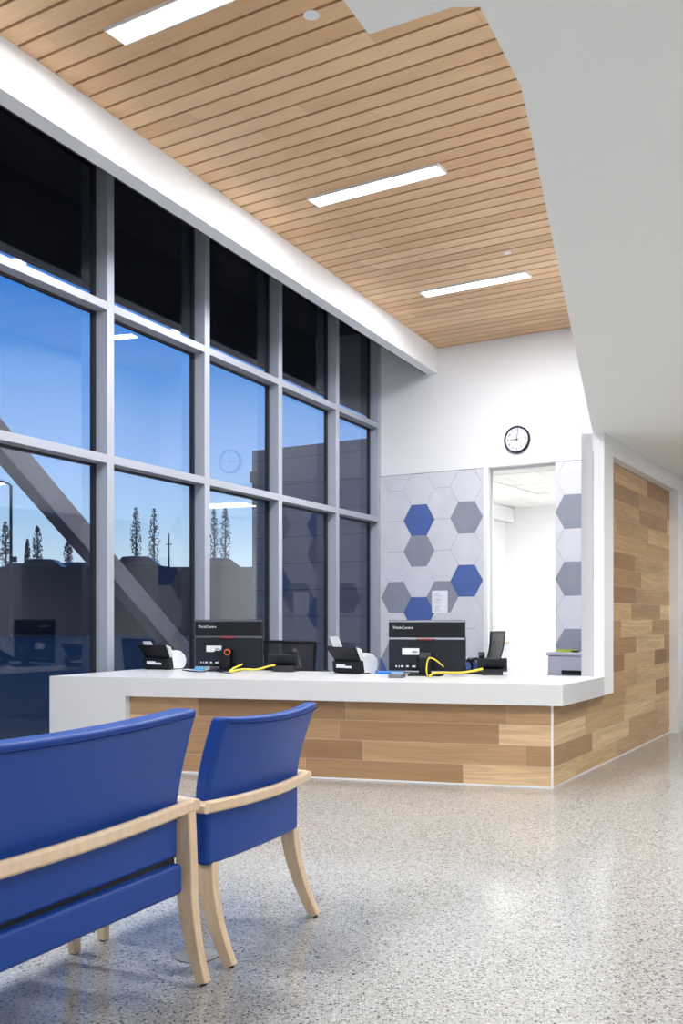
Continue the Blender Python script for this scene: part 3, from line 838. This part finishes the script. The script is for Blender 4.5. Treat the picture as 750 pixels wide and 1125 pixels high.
def cable(name, pts, rad, mat, label, group=None):
    # smooth the path (Catmull-Rom)
    P = [Vector(p) for p in pts]; out = []
    for i in range(len(P) - 1):
        p0 = P[max(i - 1, 0)]; p1 = P[i]; p2 = P[i + 1]; p3 = P[min(i + 2, len(P) - 1)]
        for q in range(8):
            t = q / 8
            out.append(.5 * ((2 * p1) + (-p0 + p2) * t + (2 * p0 - 5 * p1 + 4 * p2 - p3) * t * t + (-p0 + 3 * p1 - 3 * p2 + p3) * t ** 3))
    out.append(P[-1])
    for p in out: p.z = max(p.z, TOPZ + rad)
    o = MB().sweep(out, ('r', rad)).build(name, mat, smooth=True)
    return tag(o, label, 'cable', group)
def at(px, py, D):       # point at plan depth D
    return ((px - 375) / 1094 * D, D, H - (py - 677) * D / 1094)
cable('network_cable', [at(302, 730.8, 8.80), at(295, 732, 8.78), at(282, 735.5, 8.72), at(265, 735.5, 8.66), at(253, 738, 8.6), at(254, 736, 8.62), at(258, 733.5, 8.7), at(266, 730, 8.80)],
      .0085, YELLOW, 'yellow cable curling from the left phone to the left computer')
cable('network_cable', [at(530, 734.8, 8.25), at(520, 737, 8.22), at(505, 739, 8.15), at(485, 739, 8.1), at(476, 740, 8.02), at(471, 743.5, 8.0)],
      .0098, YELLOW, 'thick yellow cable lying from right phone to the right computer')
cable('network_cable', [at(470, 743.5, 8.02), at(468.5, 738, 8.03), at(469, 728, 8.05), at(472, 722.8, 8.06), at(479, 725.5, 8.08), at(487, 732.5, 8.12)],
      .006, YELLOW, 'thin yellow cable arched up behind the right computer')
cable('power_cord', [at(200, 736, 8.95), at(208, 737, 8.9), at(214, 739, 8.8), at(222, 738, 8.78), at(230, 736.5, 8.85), at(238, 737.5, 8.7), at(248, 739.5, 8.6), at(252, 741, 8.5)],
      .005, DARKP, 'grey cord lying between the left scanner and left computer')
cable('power_cord', [at(412, 738, 8.9), at(418, 739, 8.72), at(446, 741, 8.66), at(470, 741.5, 8.6), at(498, 742, 8.5), at(510, 741, 8.48)],
      .005, BLACKP, 'black cord lying under the right computer')
# clutter
o = empty('card_case', desk(219, 736.5, -15), 'small light blue case by the left computer', 'case')
MB().box(-.05, .05, -.03, .03, 0, .018).build('body', plain('light_blue', (.10, .42, .75), .4), o, bevel=.004)
MB().box(-.03, .05, -.028, .028, .0182, .03).build('lid', plain('sky_blue', (.16, .50, .80), .4), o, bevel=.003)
o = empty('blue_folder', desk(428, 740.4, -14), 'bright blue folder lying beside the right computer', 'folder')
MB().box(-.12, .11, -.05, .10, .0, .008).build('cover', BLUEC, o, bevel=.002)
MB().box(-.11, .10, -.045, .09, .0082, .02).build('pages', BLUEC, o, bevel=.002)
o = empty('card_reader', desk(436, 744.6, -20), 'small grey card reader in front of the blue folder', 'card reader')
MB().prism_x([(-.06, 0), (.06, 0), (.06, .045), (-.05, .028)], -.06, .055).build('body', plain('mid_grey_plastic', (.12, .12, .14), .4), o, bevel=.006)
MB().box(-.045, .045, -.02, .045, .036, .0375).build('screen', plain('pale_blue_screen', (.25, .42, .70), .25), o, mw=Matrix.Rotation(.15, 4, 'X'))
# black plug cluster behind the right computer
o = empty('barcode_scanner', desk(518, 739.6, 0), 'small black handheld scanner on stand between right computer and phone', 'barcode scanner')
MB().cyl((0, 0, 0), .045, .012, k=24).build('base', BLACKP, o, bevel=.003)
MB().sweep([(0, 0, .012), (.005, .0, .06), (-.005, -.01, .10)], [('r', .012), ('r', .011), ('r', .016)]).build('neck', BLACKP, o, smooth=True)
MB().ellipsoid((-.01, -.015, .115), (.035, .045, .022)).build('head', BLACKP, o, smooth=True)
# second flat screen edge right of the right computer
o = empty('small_monitor', desk(505, 739.0, 60), 'narrow black screen edge just behind the right computer', 'monitor')
MB().box(-.14, .14, 0, .02, .05, .31).build('housing', BLACKP, o, bevel=.004)
MB().box(-.03, .03, .02, .05, .01, .18).build('stand_neck', BLACKP, o)
MB().box(-.09, .09, -.03, .09, 0, .012).build('stand_base', BLACKP, o, bevel=.003)

# ------------------------------------------------------------------ office chairs
def office_chair(mw, label, curve=.06, zb=.97, rec=.08):
    r = empty('office_chair', mw, label, 'office chair', 'black mesh office chairs')
    # faces local +Y ; back at y=-.22
    def pt(u, v):
        z = .50 + (zb - .50) * v
        w = .50 + .06 * v
        y = -.22 - rec * v ** 1.6 - .05 * (1 - u * u) + curve * 0.5 * math.sin(PI * v) * -1
        return Vector((u * w / 2, y, z))
    vs = []; fs = []
    nu, nv = 10, 12
    for off in (0, .004):
        for i in range(nv + 1):
            for jn in range(nu + 1): p = pt(-1 + 2 * jn / nu, i / nv); vs.append((p.x, p.y + off, p.z))
    W = nu + 1; O = W * (nv + 1)
    for i in range(nv):
        for jn in range(nu):
            a = i * W + jn; fs.append((a, a + 1, a + W + 1, a + W)); fs.append((O + a, O + a + W, O + a + W + 1, O + a + 1))
    MB().add(vs, fs).build('mesh_back', MESHM, r, smooth=True)
    per = [pt(-1 + 2 * i / 10, 0) for i in range(11)] + [pt(1, i / 10) for i in range(1, 11)] + [pt(1 - 2 * i / 10, 1) for i in range(1, 11)] + [pt(-1, 1 - i / 10) for i in range(1, 11)]
    MB().sweep(per, ('r', .014)).build('back_frame', BLACKP, r, smooth=True)
    MB().sweep([(0, -.05, .41), (0, -.24, .42), (0, -.30, .48), (0, -.30, .60)], [(.06, .02), (.06, .02), (.07, .02), (.08, .02)]).build('back_bracket', BLACKP, r, smooth=True)
    MB().box(-.17, .17, -.285, -.262, .60, .68).build('lumbar_pad', BLACKP, r, bevel=.01)
    MB().box(-.25, .25, -.23, .25, .43, .51).build('seat', BLACKP, r, bevel=.03, seg=4)
    for s_ in (-1, 1):
        a = MB().sweep([(s_ * .24, .02, .44), (s_ * .30, .02, .46), (s_ * .31, .02, .64)], (.05, .02)).build('armrest', BLACKP, r, smooth=True)
        MB().box(s_ * .31 - .04, s_ * .31 + .04, -.12, .13, .64, .67).build('arm_pad', BLACKP, a, bevel=.01)
    MB().cyl((0, 0, .10), .028, .34, k=20).build('gas_column', BLACKP, r, smooth=True)
    for i in range(5):
        a = i * 2 * PI / 5 + .3; c, s_ = math.cos(a), math.sin(a)
        l_ = MB().sweep([(0, 0, .11), (c * .15, s_ * .15, .10), (c * .29, s_ * .29, .075)], [(.05, .03), (.04, .028), (.03, .02)]).build('base_spoke', BLACKP, r, smooth=True)
        MB().cyl((c * .29 - .018, s_ * .29, .028), .028, .036, 'X', 16).build('caster', BLACKP, l_)
    return r
office_chair(Matrix.Translation((-.50, 10.75, 0)) @ Matrix.Rotation(math.radians(-10 ), 4, 'Z'), 'black mesh office chair back rising behind the left phone', .02, .985, .04)
p = B_(T(1.66), YB - .75)
office_chair(Matrix.Translation((p[0] + .22, p[1] + .30, 0)) @ Matrix.Rotation(math.radians(62), 4, 'Z'), 'black mesh office chair turned sideways in front of the doorway', .10, 1.04, .12)

# desk in the rear room
dk = empty('desk', FB @ Matrix.Translation((T(1.52), YB + 1.0, 0)), 'grey desk with thin wooden top seen through the doorway', 'desk')
MB().box(-1.2, .02, -.3, .3, .86, .885).build('desk_top', MAPLE, dk, bevel=.003)
MB().box(-.30, -.0, -.28, .28, 0, .858).build('pedestal', plain('pale_grey', (.45, .46, .5), .5), dk, bevel=.003)
MB().box(-1.19, -1.16, -.28, .28, 0, .858).build('side_panel', GREYS, dk)
# lilac-grey printer cabinet by the right tile strip
pc = empty('printer', FB @ Matrix.Translation((T(2.98), YB - .36, 0)), 'lilac grey office printer below the right strip of hexagon tiles', 'printer')
MB().box(-.17, .35, -.25, .25, .0, .50).build('cabinet', CABG, pc, bevel=.006)
MB().box(-.16, .35, -.24, .24, .50, .74).build('body', CABG, pc, bevel=.012)
MB().box(-.18, .35, -.25, .25, .742, .785).build('lid', CABG, pc, bevel=.008)
MB().box(.03, .34, -.262, -.235, .50, .56).build('paper_slot', BLACKP, pc, bevel=.005)
MB().box(-.205, -.165, -.10, .0, .64, .72).build('side_lever', WHITEP, pc, bevel=.004)
o = empty('stapler', FB @ Matrix.Translation((T(2.98), YB - .38, .785)), 'lime and black stapler lying on the grey printer', 'stapler')
MB().box(-.12, .09, -.03, .03, 0, .02).build('base', GREENP, o, bevel=.004)
MB().box(-.10, .16, -.022, .022, .02, .034).build('arm', GREENP, o, bevel=.004)
MB().box(.1, .18, -.025, .025, 0, .02).build('rear_block', BLACKP, o, bevel=.004)

# ------------------------------------------------------------------ outside
S(MB().prism([L(-5.95, -40), (-120, -40), (-120, 130), (40, 130), L(-5.95, 60)], -.15, -.03).build('ground', ASPH))
# dark bank and raised lot
S(MB().box(-90, 30, 68, 69, -.1, 4.62).build('wall_bank', BANK))
def lot(D): return -.25 + .0548 * D
S(MB().prism_x([(69, -.1), (69, lot(69)), (125, lot(125)), (125, -.1)], -90, 30).build('ground_lot', BANK))
# wing of the building
c0 = (-2.15, 24.0)
FW = frame(c0[0], c0[1], A_B)
S(MB().box(0, 6.0, 0, 12, -.1, 5.235).build('wall_wing', PANELS, mw=FW))
MB_l = empty('wall_lamp', FW @ Matrix.Translation((.12, 0, 4.55)), 'small dark wall lamp at the corner of the outside wing', 'wall lamp')
MB().cyl((0, -.12, -.1), .09, .25, k=20).build('shade', POLE, MB_l); MB().box(-.03, .03, -.05, 0, -.02, .04).build('bracket', POLE, MB_l)
# diagonal brace
wb = 7.6
p0 = Vector((-wb, 4.4, 3.055 + (7.856 - 4.4) * .70)); p1 = Vector((-wb, 12.25, 0.0))
d = (p1 - p0).normalized()
m = MB(); nrm = Vector((0, -d.z, d.y)); hwid = .13
for_pts = [p0 + nrm * hwid, p1 + nrm * hwid, p1 - nrm * hwid, p0 - nrm * hwid]
m.prism_x([(q.y, q.z) for q in for_pts], -wb - .1, -wb + .1)
br = empty('diagonal_brace', FL, 'thick grey diagonal steel brace outside the left windows', 'brace')
m.build('beam', BRACE, br, bevel=.01)
MB().box(-wb - .35, -wb + .35, 11.8, 12.8, -.03, .03).build('base_plate', BRACE, br)

def tree(px, base_py, top_py, D, label, seed, wpx=13):
    rnd = random.Random(seed)
    zt = H + (677 - top_py) * D / 1094; zb = lot(D)
    hgt = zt - zb; wr = wpx * D / 1094 / 2
    r = empty('poplar_tree', Matrix.Translation(((px - 375) / 1094 * D, D, zb)), label, 'tree', 'bare poplars on the skyline')
    MB().sweep([(0, 0, 0), (.03, .02, hgt * .5), (0, 0, hgt * .97)], [('r', .10), ('r', .06), ('r', .015)]).build('trunk', BARK, r, smooth=True)
    bmsh = MB()
    for i in range(26):
        z = hgt * (.12 + .8 * i / 26); a = rnd.random() * 6.28; ln = wr * .8 * math.sin(PI * min(.97, .18 + .8 * i / 26)) + .1
        bmsh.sweep([(0, 0, z), (math.cos(a) * ln * .6, math.sin(a) * ln * .6, z + ln * .9), (math.cos(a) * ln, math.sin(a) * ln, z + ln * 1.9 if z + ln * 1.9 < hgt else hgt)], [('r', .03), ('r', .02), ('r', .008)])
    bmsh.build('branch', BARK, r)
    lf = MB()
    for i in range(330):
        v = rnd.random() ** .9; z = hgt * (.12 + .88 * v); rad = wr * (math.sin(PI * (.12 + .86 * v)) ** .6) * math.sqrt(rnd.random())
        a = rnd.random() * 6.28; s_ = .07 + .07 * rnd.random()
        c = Vector((math.cos(a) * rad, math.sin(a) * rad, z))
        u = Vector((rnd.gauss(0, 1), rnd.gauss(0, 1), rnd.gauss(0, 1))).normalized(); w = u.orthogonal().normalized()
        lf.add([c + u * s_, c + w * s_ * .6, c - u * s_, c - w * s_ * .6], [(0, 1, 2, 3)])
    lf.build('foliage', LEAFM, r)
tree(6, 618, 573, 88, 'poplar beside the street lamp at far left', 1, 12)
tree(30, 618, 592, 95, 'short thin poplar between two taller ones at left', 2, 7)
tree(41, 618, 578, 90, 'dense poplar behind the parked cars, left window', 3, 12)
tree(75, 618, 595, 95, 'low poplar partly hidden by the diagonal brace', 4, 12)
tree(149, 616, 558, 84, 'tall narrow poplar, left of the pair in the second window', 5, 13)
tree(169, 616, 559, 86, 'tall narrow poplar, right of the pair in the second window', 6, 13)
tree(235, 616, 559, 86, 'slim poplar beside the third window mullion', 7, 10)
tree(247, 616, 558, 84, 'full poplar in the third window, right of a slimmer one', 8, 13)
def car(px, top_py, D, mat, label, Wd=5.0):
    z0 = lot(D); zt = H + (677 - top_py) * D / 1094; hh = zt - z0
    r = empty('parked_car', Matrix.Translation(((px - 375) / 1094 * D, D, z0)), label, 'car', 'cars parked on the raised lot')
    w = Wd / 2
    MB().prism_y([(-w, .3), (-w, hh * .55), (-w * .62, hh * .62), (-w * .42, hh * .97), (-w * .1, hh), (w * .35, hh * .98), (w * .68, hh * .62), (w, hh * .58), (w, .3)], -.9, .9).build('body', mat, r, bevel=.08, seg=3)
    MB().prism_y([(-w * .52, hh * .66), (-w * .38, hh * .9), (w * .30, hh * .9), (w * .55, hh * .66)], -.93, -.88).build('window', GASKET, r)
    for x in (-w * .6, w * .6):
        for y in (-.9, .7): MB().cyl((x, y, .33), .33, .2, 'Y', 24).build('wheel', TYRE, r)
car(48, 614.5, 75, CARM, 'dark parked car with a tall roof, centre of left window')
car(24, 619.0, 78.5, CARB, 'bluish parked car just right of the street lamp', 4.2)
car(68, 618.5, 83.5, CARB, 'bluish low parked car near the brace', 4.2)
car(90, 618.0, 81, CARB, 'parked car hidden mostly behind the brace', 4.2)
car(152, 611.5, 75, CARM, 'large dark parked car under the two tall poplars')
car(240, 613.5, 75, CARM, 'dark parked car in the third window')
D = 60
sl = empty('street_lamp', Matrix.Translation(((12 - 375) / 1094 * D, D, -.03)), 'tall dark street lamp at the far left beyond the glass', 'street lamp')
zt = H + (677 - 533) * D / 1094
MB().cyl((0, 0, 0), .09, zt, k=16).build('pole', POLE, sl, smooth=True)
MB().sweep([(0, 0, zt), (-.2, 0, zt + .15), (-.45, 0, zt + .2)], ('r', .06)).build('arm', POLE, sl, smooth=True)
hd = MB().box(-.95, -.40, -.2, .2, zt + .14, zt + .30).build('lamp_head', POLE, sl, bevel=.03)
MB().box(-.9, -.45, -.15, .15, zt + .08, zt + .14).build('lens', STREETE, hd)
MB().box(.05, .35, -.1, .1, H + (677 - 617) * D / 1094, H + (677 - 611) * D / 1094).build('junction_box', POLE, sl)
D = 85
up_ = empty('utility_pole', Matrix.Translation(((185.5 - 375) / 1094 * D, D, lot(D))), 'thin utility pole right of the two tall poplars', 'utility pole')
zt = H + (677 - 586) * D / 1094 - lot(D)
MB().cyl((0, 0, 0), .09, zt, k=12, r2=.06).build('pole', POLE, up_, smooth=True)
MB().box(-.25, .25, -.05, .05, zt * .75, zt * .75 + .08).build('crossarm', POLE, up_)

# ------------------------------------------------------------------ light
w = bpy.data.worlds.new('sky'); bpy.context.scene.world = w; w.use_nodes = True
nt = w.node_tree; bg = nt.nodes['Background']
tc = N(nt, 'ShaderNodeTexCoord'); sp = N(nt, 'ShaderNodeSeparateXYZ'); lnk(nt, tc.outputs['Generated'], sp.inputs[0])
c = ramp(nt, sp.outputs['Z'], [(0.0, (0.62, 0.66, 0.76)), (0.055, (0.60, 0.78, 0.92)), (0.10, (0.42, 0.65, 0.93)), (0.155, (0.29, 0.50, 0.91)),
                              (0.22, (0.14, 0.37, 0.84)), (0.31, (0.035, 0.23, 0.72)), (0.6, (0.035, 0.13, 0.48)), (1.0, (0.015, 0.05, 0.25))])
lnk(nt, c, bg.inputs[0]); bg.inputs[1].default_value = 0.87

def area(name, loc, sx, sy, power, rz=0, rot=None, col=(1, .985, .96)):
    l = bpy.data.lights.new(name, 'AREA'); l.shape = 'RECTANGLE'; l.size = sx; l.size_y = sy; l.energy = power; l.color = col
    o = bpy.data.objects.new(name, l); COL.objects.link(o); o.location = loc
    o.rotation_euler = rot if rot else (0, 0, rz)
    return o
for i in range(-2, 3):
    x, y = B_(-4.78 - .348 * i + .67, 4.92 + 2.90 * i - .10)
    area('ceiling_lamp', (x, y, ZC - .03), 1.3, .17, 104, math.radians(A_B), col=(.96, .98, 1))
# unseen fill lights added under the low ceilings, without fixtures
for x, y, pw in ((2.0, 5.0, 52), (3.9, 6.8, 30), (5.0, 9.2, 38), (1.4, 1.2, 46), (3.6, .8, 30), (-.9, -3.2, 22), (2.0, -3.2, 22)):
    z = ZL - .02 if y > 2.4 else 2.585
    area('fill_light', (x, y, z), 1.2, .6, pw, math.radians(A_R))
area('rear_fill', (*B_(T(3.4), YB + 2.3), 3.275), 1.1, .6, 170, math.radians(A_B))  # added light, out of view, brightens the room behind the doorway

# ------------------------------------------------------------------ camera
sc = bpy.context.scene
cam = bpy.data.cameras.new('camera'); co = bpy.data.objects.new('camera', cam); COL.objects.link(co)
co.location = (0, 0, H); co.rotation_euler = (PI / 2, 0, 0)
cam.sensor_fit = 'VERTICAL'; cam.sensor_height = 36; cam.lens = 1094 / 1125 * 36
cam.shift_y = (677 - 562.5) / 1125
cam.clip_end = 500; cam.clip_start = .05
sc.camera = co
sc.view_settings.view_transform = 'Standard'; sc.view_settings.look = 'None'
sc.view_settings.exposure = 0.25; sc.view_settings.gamma = 1; sc.view_settings.use_curve_mapping = False
